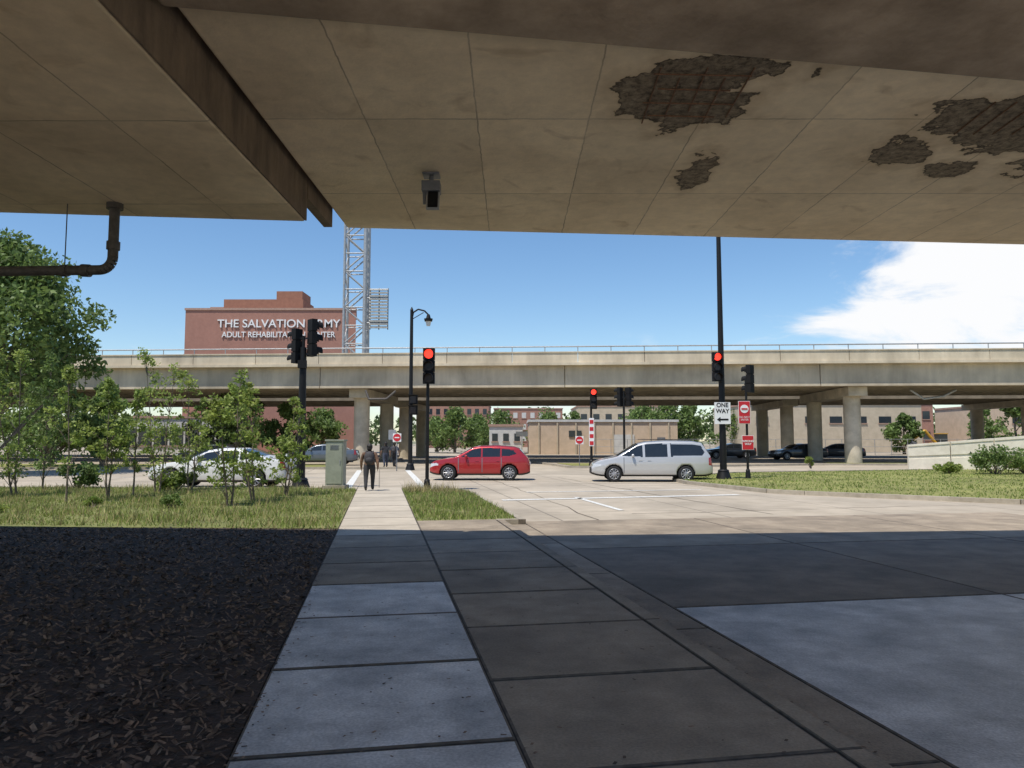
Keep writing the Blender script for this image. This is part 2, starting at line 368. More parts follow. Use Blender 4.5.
def bush(name,x,y,w,h,mat,n=16,leaf=.07,per=150):
    e=empty(name); mb=MB(); cs=[];rs=[]
    for i in range(n):
        a=random.uniform(0,6.28);r=w/2*random.random()**.6*.8; c=Vector((x+r*math.cos(a),y+r*math.sin(a),h*random.uniform(.3,.8)))
        cs.append(np.array(c));rs.append(w*.17); mb.tube((x+r*.2*math.cos(a),y,0),c,.02,.008,bark,5)
    mb.build('stems',e); nquads('foliage',leafcloud(cs,rs,per,leaf),mat,e)
bush('bush',24.8,38.2,2.8,1.5,leafB,20); bush('bush',26.9,38.8,2.2,1.1,leafA,14); bush('bush',22.6,38.6,1.4,.6,leafA,8); bush('bush',18.5,46,.9,.8,leafA,6)
bush('bush',-15.5,26.5,1.8,.9,leafB,10); bush('bush',-19,25,2.2,1.2,leafB,12); bush('bush',-11.5,25.5,1.4,.6,leafA,8); bush('bush',-8.6,18.8,.7,.4,leafB,6,.04,120)
bush('bush',-10.6,18.9,.6,.3,leafA,5,.04,90); bush('bush',-12.3,17.6,.8,.3,leafA,6,.04,90)

# ---------------------------------------------------------------- overhead deck
def soffit_mat(name,spalls,c1,c2,jx=1.22,jy=2.44,offx=0,offy=0):
    m=bpy.data.materials.new(name); m.use_nodes=True; N=m.node_tree.nodes;L=m.node_tree.links;b=N['Principled BSDF']; b.inputs['Roughness'].default_value=.9
    geo=N.new('ShaderNodeNewGeometry'); sp=N.new('ShaderNodeSeparateXYZ'); L.new(geo.outputs['Position'],sp.inputs[0])
    def mth(op,a,bv=None,c=None):
        n=N.new('ShaderNodeMath');n.operation=op
        for i,v in enumerate((a,bv,c)):
            if v is None: continue
            if isinstance(v,(int,float)): n.inputs[i].default_value=v
            else: L.new(v,n.inputs[i])
        return n.outputs[0]
    def noise(sc,det=4,dist=0,vec=None,rg=.5):
        n=N.new('ShaderNodeTexNoise'); n.inputs['Scale'].default_value=sc;n.inputs['Detail'].default_value=det;n.inputs['Distortion'].default_value=dist;n.inputs['Roughness'].default_value=rg
        L.new(vec or geo.outputs['Position'],n.inputs['Vector']); return n.outputs['Fac']
    rp=N.new('ShaderNodeValToRGB'); rp.color_ramp.elements[0].position=.36;rp.color_ramp.elements[1].position=.64
    rp.color_ramp.elements[0].color=(*c2,1);rp.color_ramp.elements[1].color=(*c1,1); L.new(noise(.6,5,.3),rp.inputs[0])
    def val(col,f,a,b_,lo,hi):
        mo=N.new('ShaderNodeMapRange');mo.inputs[1].default_value=a;mo.inputs[2].default_value=b_;mo.inputs[3].default_value=lo;mo.inputs[4].default_value=hi; L.new(f,mo.inputs[0])
        h=N.new('ShaderNodeHueSaturation');L.new(col,h.inputs['Color']);L.new(mo.outputs[0],h.inputs['Value']); return h.outputs[0]
    col=val(rp.outputs[0],noise(4.5,9,.2,None,.7),.3,.7,.86,1.08)
    cx_=mth('FLOOR',mth('DIVIDE',mth('ADD',sp.outputs[0],offx+jx*100.0),jx)); cy_=mth('FLOOR',mth('DIVIDE',mth('ADD',sp.outputs[1],offy+jy*100.0),jy))
    cb=N.new('ShaderNodeCombineXYZ');L.new(cx_,cb.inputs[0]);L.new(cy_,cb.inputs[1]); wn=N.new('ShaderNodeTexWhiteNoise');wn.noise_dimensions='2D';L.new(cb.outputs[0],wn.inputs['Vector'])
    col=val(col,wn.outputs['Value'],0,1,.92,1.05)
    jn=mth('MULTIPLY',mth('SUBTRACT',noise(5,3),.5),.035)
    lx=mth('LESS_THAN',mth('PINGPONG',mth('ADD',mth('ADD',sp.outputs[0],offx+100*jx),jn),jx/2),.008)
    ly=mth('LESS_THAN',mth('PINGPONG',mth('ADD',mth('ADD',sp.outputs[1],offy+100*jy),jn),jy/2),.010)
    jl=mth('MAXIMUM',lx,ly)
    jf=mth('MULTIPLY',jl,mth('MULTIPLY',noise(1.5,3),1.0))
    mx=N.new('ShaderNodeMixRGB');mx.inputs[2].default_value=(.16,.115,.075,1);L.new(jf,mx.inputs[0]);L.new(col,mx.inputs[1]);col=mx.outputs[0]
    rs_=N.new('ShaderNodeMapRange');rs_.inputs[1].default_value=.60;rs_.inputs[2].default_value=.74;rs_.inputs[3].default_value=0;rs_.inputs[4].default_value=.5;L.new(noise(1.3,7,1.2),rs_.inputs[0])
    mr0=N.new('ShaderNodeMixRGB');mr0.inputs[2].default_value=(.38,.25,.13,1);L.new(rs_.outputs[0],mr0.inputs[0]);L.new(col,mr0.inputs[1]);col=mr0.outputs[0]
    height=mth('MULTIPLY',noise(25,4),.12)
    if spalls:
        tot=None; wob=mth('ADD',mth('MULTIPLY',mth('SUBTRACT',noise(1.9,4,.4),.5),2.2),mth('MULTIPLY',mth('SUBTRACT',noise(6,6,0,None,.6),.5),1.1))
        for (cx,cy,rx,ry) in spalls:
            dx=mth('DIVIDE',mth('SUBTRACT',sp.outputs[0],cx),rx); dy=mth('DIVIDE',mth('SUBTRACT',sp.outputs[1],cy),ry)
            d=mth('SQRT',mth('ADD',mth('MULTIPLY',dx,dx),mth('MULTIPLY',dy,dy)))
            tot=d if tot is None else mth('MINIMUM',tot,d)
        v=mth('ADD',tot,wob)
        mr=N.new('ShaderNodeMapRange');mr.inputs[1].default_value=.90;mr.inputs[2].default_value=.95;mr.inputs[3].default_value=1;mr.inputs[4].default_value=0;L.new(v,mr.inputs[0]); mask=mr.outputs[0]
        halo=N.new('ShaderNodeMapRange');halo.inputs[1].default_value=.95;halo.inputs[2].default_value=1.5;halo.inputs[3].default_value=.45;halo.inputs[4].default_value=0;L.new(v,halo.inputs[0])
        m3=N.new('ShaderNodeMixRGB');m3.inputs[2].default_value=(.45,.31,.17,1);L.new(halo.outputs[0],m3.inputs[0]);L.new(col,m3.inputs[1]);col=m3.outputs[0]
        agg=noise(10,10,.25,None,.78)
        r2=N.new('ShaderNodeValToRGB');r2.color_ramp.elements[0].position=.36;r2.color_ramp.elements[1].position=.66
        r2.color_ramp.elements[0].color=(.075,.05,.032,1);r2.color_ramp.elements[1].color=(.56,.45,.31,1);L.new(agg,r2.inputs[0])
        m2=N.new('ShaderNodeMixRGB');L.new(mask,m2.inputs[0]);L.new(col,m2.inputs[1]);L.new(r2.outputs[0],m2.inputs[2]);col=m2.outputs[0]
        edge=mth('MULTIPLY',mth('LESS_THAN',mth('ABSOLUTE',mth('SUBTRACT',v,.89)),.045),.6)  # dark rim painted as shade so the spalls look recessed
        m5=N.new('ShaderNodeMixRGB');m5.inputs[2].default_value=(.05,.035,.022,1);L.new(edge,m5.inputs[0]);L.new(col,m5.inputs[1]);col=m5.outputs[0]
        rough=mth('MULTIPLY',mask,mth('MULTIPLY',agg,3.2))
        height=mth('ADD',height,mth('SUBTRACT',rough,mth('MULTIPLY',mask,3.2)))
    L.new(col,b.inputs['Base Color'])
    bp=N.new('ShaderNodeBump');bp.inputs['Strength'].default_value=.9;bp.inputs['Distance'].default_value=.04;L.new(height,bp.inputs['Height']);L.new(bp.outputs[0],b.inputs['Normal'])
    return m
sof=soffit_mat('deck_soffit',[(1.85,7.4,.60,.75),(2.1,6.75,.65,.3),(1.4,7.2,.35,.7),(2.4,9.4,.2,.65),(5.25,7.7,.75,.5),(4.75,8.8,.4,.45),(6.0,8.4,.95,.4),(6.9,9.1,.6,.4),(5.7,9.3,.35,.3),(1.75,5.9,.2,.25)],(.90,.745,.52),(.76,.615,.42),offx=.38,offy=-.5)
sof2=soffit_mat('deck_soffit_side',None,(.86,.70,.48),(.68,.54,.36),offx=.1,offy=.6)
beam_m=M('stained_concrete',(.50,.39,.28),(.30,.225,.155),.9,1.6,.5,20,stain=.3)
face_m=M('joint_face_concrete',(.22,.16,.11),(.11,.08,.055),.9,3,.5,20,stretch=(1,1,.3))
ov=empty('overpass_deck')
far=lambda x:11.96+(x+2.83)*.0883
BK=-.2  # unseen back edge kept short so bounced light reaches the soffit
g=MB(); g.prism([(-2.72,BK),(-2.72,far(-2.72)),(45,far(45)),(45,BK)],5.2,6.05,sof); g.prism([(-2.72,far(-2.72)-.35),(-2.72,far(-2.72)-.02),(45,far(45)-.02),(45,far(45)-.35)],6.05,6.5,bridge_c); g.build('deck_slab',ov,bevel=.03)
g=MB(); nb=lambda x:5.55+(x+2.7)*.159
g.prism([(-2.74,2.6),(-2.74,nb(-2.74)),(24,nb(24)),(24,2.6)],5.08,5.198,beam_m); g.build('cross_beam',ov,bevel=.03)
g=MB(); lf=lambda x:9.92+(x+2.83)*.1
g.prism([(-2.83,BK),(-2.83,lf(-2.83)),(-32,lf(-32)),(-32,BK)],4.69,6.0,sof2)
g.build('lower_girder',ov,bevel=.025)
g=MB(); g.box((-2.815,4.95,5.34),(.022,9.9,1.28),face_m)
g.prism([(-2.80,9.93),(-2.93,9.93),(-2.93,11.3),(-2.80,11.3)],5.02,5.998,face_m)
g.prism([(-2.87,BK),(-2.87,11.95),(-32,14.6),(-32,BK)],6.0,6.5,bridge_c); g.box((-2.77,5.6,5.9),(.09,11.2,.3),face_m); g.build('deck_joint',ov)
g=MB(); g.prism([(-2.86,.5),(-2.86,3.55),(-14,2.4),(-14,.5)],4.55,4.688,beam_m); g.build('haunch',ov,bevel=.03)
g=MB(); rebar=M('rusty_rebar',(.24,.13,.07),(.12,.06,.035),.9,30)
for i in range(5):
    x=1.4+i*.22; g.tube((x,6.7+.2*(i%2),5.192),(x+.03,7.9-.15*(i%3),5.19),.008,.008,rebar,6)
for i in range(4):
    yy=6.8+i*.3; g.tube((1.35+.1*(i%2),yy,5.186),(2.3-.12*(i%2),yy+.04,5.186),.008,.008,rebar,6)
for i in range(4): g.tube((5.0+.22*i,7.4,5.19),(5.05+.22*i,8.2,5.19),.008,.008,rebar,6)
g.build('exposed_rebar',ov)
for x in (-26,34):
    g=MB()
    for y in (1.5,8): g.tube((x,y,-.2),(x,y,4.7 if x<0 else 5.22),.6,.6,col_c,20)
    g.build('overpass_column')
g=MB(); fx,fy=-1.06,9.5
g.box((fx,fy,5.185),(.22,.22,.03),darksteel); g.tube((fx,fy,5.18),(fx,fy,5.08),.03,.03,darksteel)
g.box((fx,fy,5.02),(.24,.20,.14),darksteel); g.box((fx+.03,fy-.06,4.84),(.17,.05,.30),steel,rx=R(-18)); g.box((fx+.03,fy-.10,4.83),(.13,.02,.24),blackp,rx=R(-18)); g.tube((fx-.09,fy,4.96),(fx-.09,fy,4.8),.025,.02,darksteel)
g.build('under_bridge_light',bevel=.008)
g=MB(); X=-5.02;Y=9.15
g.tube((X,Y,4.69),(X,Y,4.62),.10,.10,rustpipe); pts=[(X,Y,4.66),(X,Y,4.0)]
for a in (15,30,45,60,75,90): pts.append((X-.16+.16*math.cos(R(a)),Y,4.0-.16*math.sin(R(a))))
pts+=[(-6.6,Y,3.82),(-10,Y,3.76)]
g.path(pts,[.062]*len(pts),rustpipe,14)
for xx in (-5.35,-6.6): g.tube((xx-.05,Y,3.835),(xx+.05,Y,3.83),.08,.08,rustpipe,14)
g.tube((X,Y,4.1),(X,Y,4.2),.08,.08,rustpipe,14)
g.tube((-5.62,Y,4.69),(-5.62,Y,3.9),.007,.007,rustpipe,6); g.tube((-5.58,Y,3.83),(-5.66,Y,3.83),.075,.075,rustpipe,14)
g.build('drain_pipe')

# ---------------------------------------------------------------- far overpass
EX,EY=.99797,-.0637; NX,NY=.0637,.99797
def Q(u,n): return (u*EX+n*NX, 55.96+u*EY+n*NY)
fo=empty('highway_overpass')
g=MB()
def bb(u0,u1,n0,n1,z0,z1,m): g.prism([Q(u0,n0),Q(u1,n0),Q(u1,n1),Q(u0,n1)],z0,z1,m)
u=-110
while u<170:
    bb(u+.02,u+4.98,0,.35,7.62,8.38,bridge_c); bb(u+.012,u+4.988,-.06,.40,8.38,8.46,bridge_c); u+=5
bb(-110,170,-.12,-.002,7.42,7.62,bridge_c); bb(-110,170,0,14,7.40,7.618,bridge_d)
u=-110
while u<170:
    bb(u+.03,u+18.97,.45,1.0,5.95,7.398,bridge_d); bb(u+.03,u+18.97,.35,1.1,5.78,5.95,bridge_d); u+=19
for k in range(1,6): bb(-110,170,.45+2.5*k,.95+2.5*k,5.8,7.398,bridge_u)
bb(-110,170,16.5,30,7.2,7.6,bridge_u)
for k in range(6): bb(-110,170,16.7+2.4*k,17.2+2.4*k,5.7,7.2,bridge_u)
g.build('deck_and_girders',fo)
g=MB()
u=-110
while u<170:
    x,y=Q(u,.15); g.tube((x,y,8.46),(x,y,8.85),.035,.035,steel,6); u+=2.5
a=Q(-110,.15);b=Q(170,.15)
g.tube((*a,8.85),(*b,8.85),.05,.05,steel,6)
g.build('railing',fo)
for cu in (-88,-50,-12.2,26,49,88):
    g=MB()
    for k,n in enumerate((2.5,11,19,28)):
        x,y=Q(cu+.02*k,n); g.tube((x,y,-.1),(x,y,5.1),.62,.62,col_c,24)
    bb(cu-.7,cu+.7,1.2,12.6,5.08,5.79,col_c); bb(cu-.7,cu+.7,17.5,29.6,5.08,5.69,col_c)
    g.build('pier',fo,bevel=.02)
g=MB(); g.path([(30.5,56.5,5.6),(31.5,56.5,4.9),(33,56.5,5.1),(34,56.5,5.6)],[.09]*4,steel,8); g.path([(-11.3,57,5.6),(-11.0,56.8,4.9),(-9.6,56.5,4.9),(-8.9,56.5,5.5)],[.09]*4,rustpipe,8); g.build('bridge_drain',fo)

# ---------------------------------------------------------------- big institution
brickm=M('brick_salmon',(.38,.195,.15),(.34,.17,.13),.9,2.5,.1,20,stain=.08)
brick2=M('brick_brown',(.32,.15,.10),(.27,.125,.085),.9,2)
trimm=M('roof_coping',(.42,.27,.21),None,.7,5)
be=empty('brick_building')
g=MB(); g.prism([(-44.6,100),(-21.3,100),(-23,108),(-44.6,108)],0,19.5,brickm)
g.prism([(-44.7,99.88),(-21.2,99.88),(-22.9,108.1),(-44.7,108.1)],19.5,19.8,trimm)
g.prism([(-44.65,99.9),(-21.25,99.9),(-21.25,99.99),(-44.65,99.99)],13.2,13.5,trimm); g.build('walls',be)
g=MB(); g.prism([(-40,101.5),(-29,101.5),(-29,107),(-40,107)],19.81,21.3,brick2); g.prism([(-32.8,101.8),(-29.2,101.8),(-29.2,106),(-32.8,106)],21.3,22.5,brick2); g.prism([(-42.5,103),(-40.1,103),(-40.1,107),(-42.5,107)],19.81,20.5,trimm); g.build('penthouse',be)
glassd=M('window_glass',(.03,.04,.05),None,.1,5)
text('THE SALVATION ARMY',1.55,(-31.8,99.9,17.6),white_sign,be,.05,bold=.012,sx=1.04)
text('ADULT REHABILITATION CENTER',1.1,(-31.8,99.9,16.1),white_sign,be,.05,bold=.01,sx=.92)

# ------------------------------------------------- lattice mast
g=MB(); y0=57.9; xa,xb=-13.3,-11.65; zt=27
for yy in (y0,y0+1.2):
    g.tube((xa,yy,7.6),(xa,yy,zt),.11,.11,steel,8); g.tube((xb,yy,7.6),(xb,yy,zt),.17,.17,steel,8)
z=7.9;k=0
while z<zt-1.6:
    for yy in (y0,y0+1.2):
        g.tube((xa,yy,z),(xb,yy,z),.05,.05,steel,6)
        g.tube((xa if k%2 else xb,yy,z),(xb if k%2 else xa,yy,z+1.45),.06,.06,steel,6)
    for xx in (xa,xb): g.tube((xx,y0,z if k%2 else z+1.45),(xx,y0+1.2,z+1.45 if k%2 else z),.04,.04,steel,6)
    z+=1.45;k+=1
g.box((-12.47,y0+.6,7.85),(2.4,1.8,.5),bridge_c)
g.build('lattice_mast')
g=MB(); slat=M('slat_grey',(.55,.54,.50),None,.6,5)
for i in range(13): g.box((-10.5,57.6,10.6+i*.25),(1.45,.28,.09),slat,rx=R(25))
for xx in (-11.2,-10.5,-9.8): g.box((xx,57.8,12.1),(.08,.08,3.3),darksteel)
for zz in (11,13): g.tube((-11.65,57.9,zz),(-9.8,57.9,zz),.06,.06,steel,6)
g.build('louvre_panel')

# ---------------------------------------------------------------- signals
def head(g,x,y,z,w,h,face=-1,lit=False,side=0):
    c=math.cos(side);s_=math.sin(side)
    def W(dx,dy,dz): return (x+dx*c-dy*s_, y+dx*s_+dy*c, z+dz)
    for i in range(3): g.box(W(0,0,(1-i)*h/3),(w,.22,h/3-.03),blackp,rz=side)
    g.box(W(0,0,0),(w*.8,.16,h*.98),blackp,rz=side)
    r=w*.40
    for i in range(3):
        zc=(1-i)*h/3
        g.tube(W(0,face*.11,zc),W(0,face*.125,zc),r,r,(red_on if (lit and i==0) else lens_off),16)
        n=12;vs=[];fs=[]
        for k in range(n+1):
            a=R(-25+230*k/n); vs.append(W(r*1.08*math.cos(a),face*.11,zc+r*1.08*math.sin(a))); vs.append(W(r*1.08*math.cos(a),face*.36,zc-.03+r*1.08*math.sin(a)))
        for k in range(n): fs.append((2*k,2*k+1,2*k+3,2*k+2))
        g.add(vs,fs,blackp,True)
def pole(g,x,y,z0,z1,r0,r1,m=black,base=True):
    g.tube((x,y,z0),(x,y,z1),r0,r1,m,14)
    if base: g.tube((x,y,z0),(x,y,z0+.35),r0*2.2,r0*1.5,m,14); g.tube((x,y,z0+.35),(x,y,z0+.42),r0*1.7,r0*1.2,m,14)
g=MB(); pole(g,-3.08,27.0,-.1,4.9,.07,.055); head(g,-3.03,26.85,4.42,.42,1.32,-1,True); g.tube((-3.08,27,5.0),(-3.08,27,5.12),.05,.02,black)
g.build('traffic_signal')
g=MB(); pole(g,-7.95,28,-.1,5.25,.17,.12); g.box((-7.85,28,5.0),(.8,.08,.08),black); g.box((-7.85,28,5.6),(.7,.06,.06),black)
head(g,-8.2,28,5.30,.36,1.35,1,False,R(60)); head(g,-7.62,28,5.62,.42,1.45,1,False,R(-50)); g.tube((-7.95,28,5.1),(-7.95,28,5.7),.06,.06,black); g.box((-7.95,27.9,4.6),(.30,.2,.3),blackp)
g.build('traffic_signal')
g=MB(); pole(g,-6.3,46,-.1,9.9,.14,.10); pts=[(-6.3,46,9.2),(-6.2,46,9.75),(-5.9,46,9.95),(-5.5,46,9.85),(-5.25,46,9.6)]; g.path(pts,[.05]*5,black,8)
g.tube((-6.3,46,9.9),(-6.3,46,10.1),.11,.02,black); g.tube((-5.25,46,9.62),(-5.25,46,9.35),.09,.16,black); g.tube((-5.25,46,9.35),(-5.25,46,9.18),.28,.24,black); g.tube((-5.25,46,9.18),(-5.25,46,8.9),.18,.12,M('lamp_glass',(.6,.62,.62),None,.2,5))
g.tube((-6.3,46,9.3),(-5.55,46,9.75),.025,.025,black,6)
for zz in (4.25,3.6): g.box((-6.12,45.8,zz),(.52,.3,.58),blackp); g.box((-6.12,45.63,zz),(.36,.02,.42),lens_off); g.box((-6.12,45.6,zz+.28),(.56,.32,.03),blackp)
g.build('street_lamp')
e=empty('signal_pole'); g=MB(); pole(g,9.55,33.6,0,13.2,.16,.09); head(g,9.3,33.4,5.05,.42,1.35,-1,True); g.box((9.45,33.5,5.05),(.3,.08,.1),black); g.box((9.45,33.5,4.6),(.3,.08,.1),black)
g.path([(9.55,33.6,12.6),(10.2,33.6,13.1),(11.4,33.6,13.2)],[.05]*3,black,8); g.box((11.8,33.6,13.2),(.8,.3,.15),black); g.build('pole',e)
g=MB(); g.box((9.5,33.38,2.95),(.72,.02,.98),white_sign); g.build('one_way_plate',e)
text('ONE\nWAY',.27,(9.5,33.365,3.17),black,e,.002,bold=.006,sx=.95)
g=MB(); yy=33.362; g.add([(9.24,yy,2.66),(9.40,yy,2.78),(9.40,yy,2.70),(9.76,yy,2.70),(9.76,yy,2.62),(9.40,yy,2.62),(9.40,yy,2.54)],[(0,6,5,4,3,2,1)],black); g.build('arrow',e)
e=empty('sign_post'); g=MB(); pole(g,10.75,33.9,0,4.6,.06,.05); head(g,10.95,33.9,4.55,.38,1.3,1,False,R(45)); g.box((10.8,33.9,4.3),(.25,.06,.06),black)
g.box((10.62,33.8,3.0),(.5,.02,1.0),red_sign); g.box((10.62,33.81,3.0),(.54,.015,1.04),white_sign); g.tube((10.62,33.785,3.16),(10.62,33.78,3.16),.19,.19,white_sign,20); g.box((10.62,33.77,3.16),(.28,.01,.07),red_sign)
g.box((10.75,33.8,1.62),(.5,.02,.62),red_sign); g.box((10.75,33.81,1.62),(.54,.015,.66),white_sign); g.build('post_and_plates',e)
text('DO NOT\nENTER',.12,(10.62,33.78,2.72),white_sign,e,.002); text('WRONG\nWAY',.13,(10.75,33.78,1.62),white_sign,e,.002,bold=.003)
g=MB(); pole(g,5.4,50.5,0,4.9,.09,.07); head(g,5.55,50.3,4.55,.45,1.4,-1,True); g.box((5.4,50.3,2.3),(.34,.03,1.9),white_sign)
for i in range(4): g.box((5.4,50.28,1.55+i*.48),(.26,.01,.26),red_sign)
g.build('traffic_signal')
g=MB(); pole(g,7.4,48.9,-.1,5.0,.08,.07); head(g,7.15,48.9,4.6,.38,1.3,1,False,R(50)); head(g,7.7,48.9,4.6,.38,1.3,1,False,R(-50)); g.box((7.4,48.9,4.6),(.5,.06,.08),black); g.build('traffic_signal')
def sign(name,x,y,z,w,h,m,band=None):
    g=MB(); g.box((x,y+.04,z/2+h/4-.05),(.05,.05,z+h/2+.1),darksteel); g.box((x,y,z),(w,.02,h),m)
    if band: g.tube((x,y-.011,z),(x,y-.016,z),w*.46,w*.46,band,20); g.box((x,y-.02,z),(w*.55,.006,h*.13),white_sign)
    g.build(name)
sign('no_entry_sign',-6.9,44.5,1.9,.5,.5,white_sign,red_sign)
sign('traffic_sign',4.6,50.6,1.75,.55,.55,white_sign,red_sign)
sign('traffic_sign',-9.7,60,2.2,.6,.8,white_sign)
sign('street_sign',1.0,75,2.4,1.2,.5,white_sign)
cab=M('cabinet_paint',(.31,.33,.26),(.26,.28,.22),.55,4)
g=MB(); g.box((-6.25,26.4,.07),(.8,.7,.14),kerb_m); g.box((-6.25,26.4,.92),(.62,.5,1.56),cab); g.box((-6.25,26.4,1.72),(.68,.56,.06),cab)
g.box((-6.25,26.14,.9),(.54,.02,1.4),cab); g.box((-6.05,26.12,.95),(.03,.02,.16),steel)
for i in range(5): g.box((-6.25,26.125,1.4+i*.035),(.3,.01,.015),darksteel)
g.build('utility_cabinet',bevel=.01)

# ---------------------------------------------------------------- barrier wall
g=MB(); wall_m=M('barrier_concrete',(.80,.74,.62),(.68,.62,.51),.85,2,.2,20,stain=.12)
A=Vector((24.1,45.2));B=Vector((37.5,41.5)); n=6
for i in range(n):
    p=A.lerp(B,i/n+.002);q=A.lerp(B,(i+1)/n-.002);d=(q-p).normalized();nn=Vector((d.y,-d.x))
    z1=1.35+1.1*(i/n);z2=1.35+1.1*((i+1)/n)
    for (o0,o1,a0,a1) in ((0,.35,0,.45),(.05,.30,.45,.58),(.0,.35,.58,1.0),(-.04,.39,1.0,1.08)):
        vs=[]
        for (pt,zz) in ((p,z1),(q,z2)):
            for o in (o0,o1):
                for a in (a0,a1): vs.append((pt.x-nn.x*o,pt.y-nn.y*o,zz*a))
        g.add(vs,[(0,4,5,1),(2,3,7,6),(1,5,7,3),(0,2,6,4),(0,1,3,2),(4,6,7,5)],wall_m)
g.build('concrete_barrier')

# ---------------------------------------------------------------- background buildings
def building(name,x0,x1,y,d,h,wall,win=None,rows=1,cols=6,wh=1.4,roof=None,zb=1.0,ww=None):
    e=empty(name); g=MB(); g.prism([(x0,y),(x1,y),(x1,y+d),(x0,y+d)],0,h,wall); g.prism([(x0-.15,y-.15),(x1+.15,y-.15),(x1+.15,y+d),(x0-.15,y+d)],h,h+.3,roof or trimm); g.build('walls',e)
    if win:
        g=MB(); step=(x1-x0)/cols; w_=ww or step*.5; rh=(h-zb)/rows
        for r in range(rows):
            for c_ in range(cols): g.box((x0+step*(c_+.5),y-.02,zb+rh*(r+.45)),(w_,.08,wh),win); g.box((x0+step*(c_+.5),y-.05,zb+rh*(r+.45)-wh/2-.08),(w_+.2,.16,.12),trimm)
        g.build('windows',e)
beige=M('beige_render',(.60,.47,.35),(.52,.41,.30),.9,1)
tanb=M('tan_block',(.52,.44,.33),(.45,.38,.28),.9,1)
redb=M('red_brick',(.36,.20,.155),(.30,.16,.12),.9,2)
whiteb=M('pale_panel',(.6,.6,.58),(.5,.5,.49),.8,1)
building('warehouse',2.2,21,94,10,4.1,beige,None,roof=whiteb)
g=MB()
for i in range(8): g.box((3.4+i*2.35,93.9,2.0),(.18,.12,4.0),tanb)
g.box((14.2,93.93,1.3),(2.6,.08,2.4),whiteb); g.box((18.9,93.93,1.1),(1.0,.08,2.1),darksteel); g.box((8.0,93.93,2.6),(1.6,.08,.8),glassd); g.build('warehouse_doors')
building('low_shop',-3.0,1.4,98,10,3.6,whiteb,glassd,1,3,1.0)
building('brick_apartments',-24,-6,190,20,11,redb,glassd,3,9,1.5)
building('brick_apartments',-5,14,205,20,10.5,redb,whiteb,3,8,1.5)
building('office_building',16,40,180,20,10,tanb,glassd,2,8,1.4)
building('tan_warehouse',36,62,112,20,7.2,tanb,glassd,1,7,1.0,None,3)
building('red_brick_house',64,74,130,14,8.2,redb,glassd,2,4,1.4)
building('tan_warehouse',80,120,120,20,7.5,beige,glassd,1,9,1.0,None,3)
building('glass_front_shop',-50,-36,95,12,4.6,whiteb,glassd,1,7,2.2,None,.3,1.7)
g=MB()
for i in range(30): x=10+i*2; g.tube((x,90,0),(x,90,1.9),.04,.04,steel,5)
for z in (.3,1.0,1.9): g.tube((10,90,z),(68,90,z),.025,.025,steel,5)
g.build('fence')
yl=M('digger_yellow',(.6,.35,.04),None,.5,5)
g=MB(); X,Y=54,92
g.box((X,Y,.45),(2.6,.5,.7),black); g.box((X,Y+1.6,.45),(2.6,.5,.7),black); g.box((X,Y+.8,1.15),(2.6,2.0,.7),yl); g.box((X-.5,Y+.5,2.0),(1.1,1.0,1.1),glassd); g.box((X-.5,Y+.5,2.6),(1.25,1.1,.1),yl)
g.path([(X-1.1,Y+.6,1.4),(X-2.4,Y+.6,3.0),(X-3.9,Y+.6,1.8)],[.2,.18,.12],yl,8); g.box((X-4.1,Y+.6,1.3),(.7,.8,.7),darksteel,ry=.4); g.build('excavator')

# ---------------------------------------------------------------- vehicles
tyre=M('tyre_rubber',(.018,.018,.019),None,.85,20); rim=M('alloy_rim',(.5,.5,.52),(.42,.42,.44),.3,8,metal=.8)
cglass=M('car_glass',(.018,.022,.026),None,.06,3,spec=.8); trimb=M('car_trim',(.02,.02,.021),None,.6,8); hl=M('headlamp',(.6,.62,.65),None,.15,5,coat=1); tl=M('tail_lamp',(.4,.02,.02),None,.2,5,coat=1)
plate=M('plate_white',(.7,.7,.7),None,.5,5)
def paint(n,c,metal=.3): return M(n,c,tuple(x*.96 for x in c),.32,1,metal=metal,coat=1)
def pip(x,z,poly):
    c=False;j=len(poly)-1
    for i in range(len(poly)):
        xi,zi=poly[i];xj,zj=poly[j]
        if (zi>z)!=(zj>z) and x<(xj-xi)*(z-zi)/(zj-zi)+xi: c=not c
        j=i
    return c
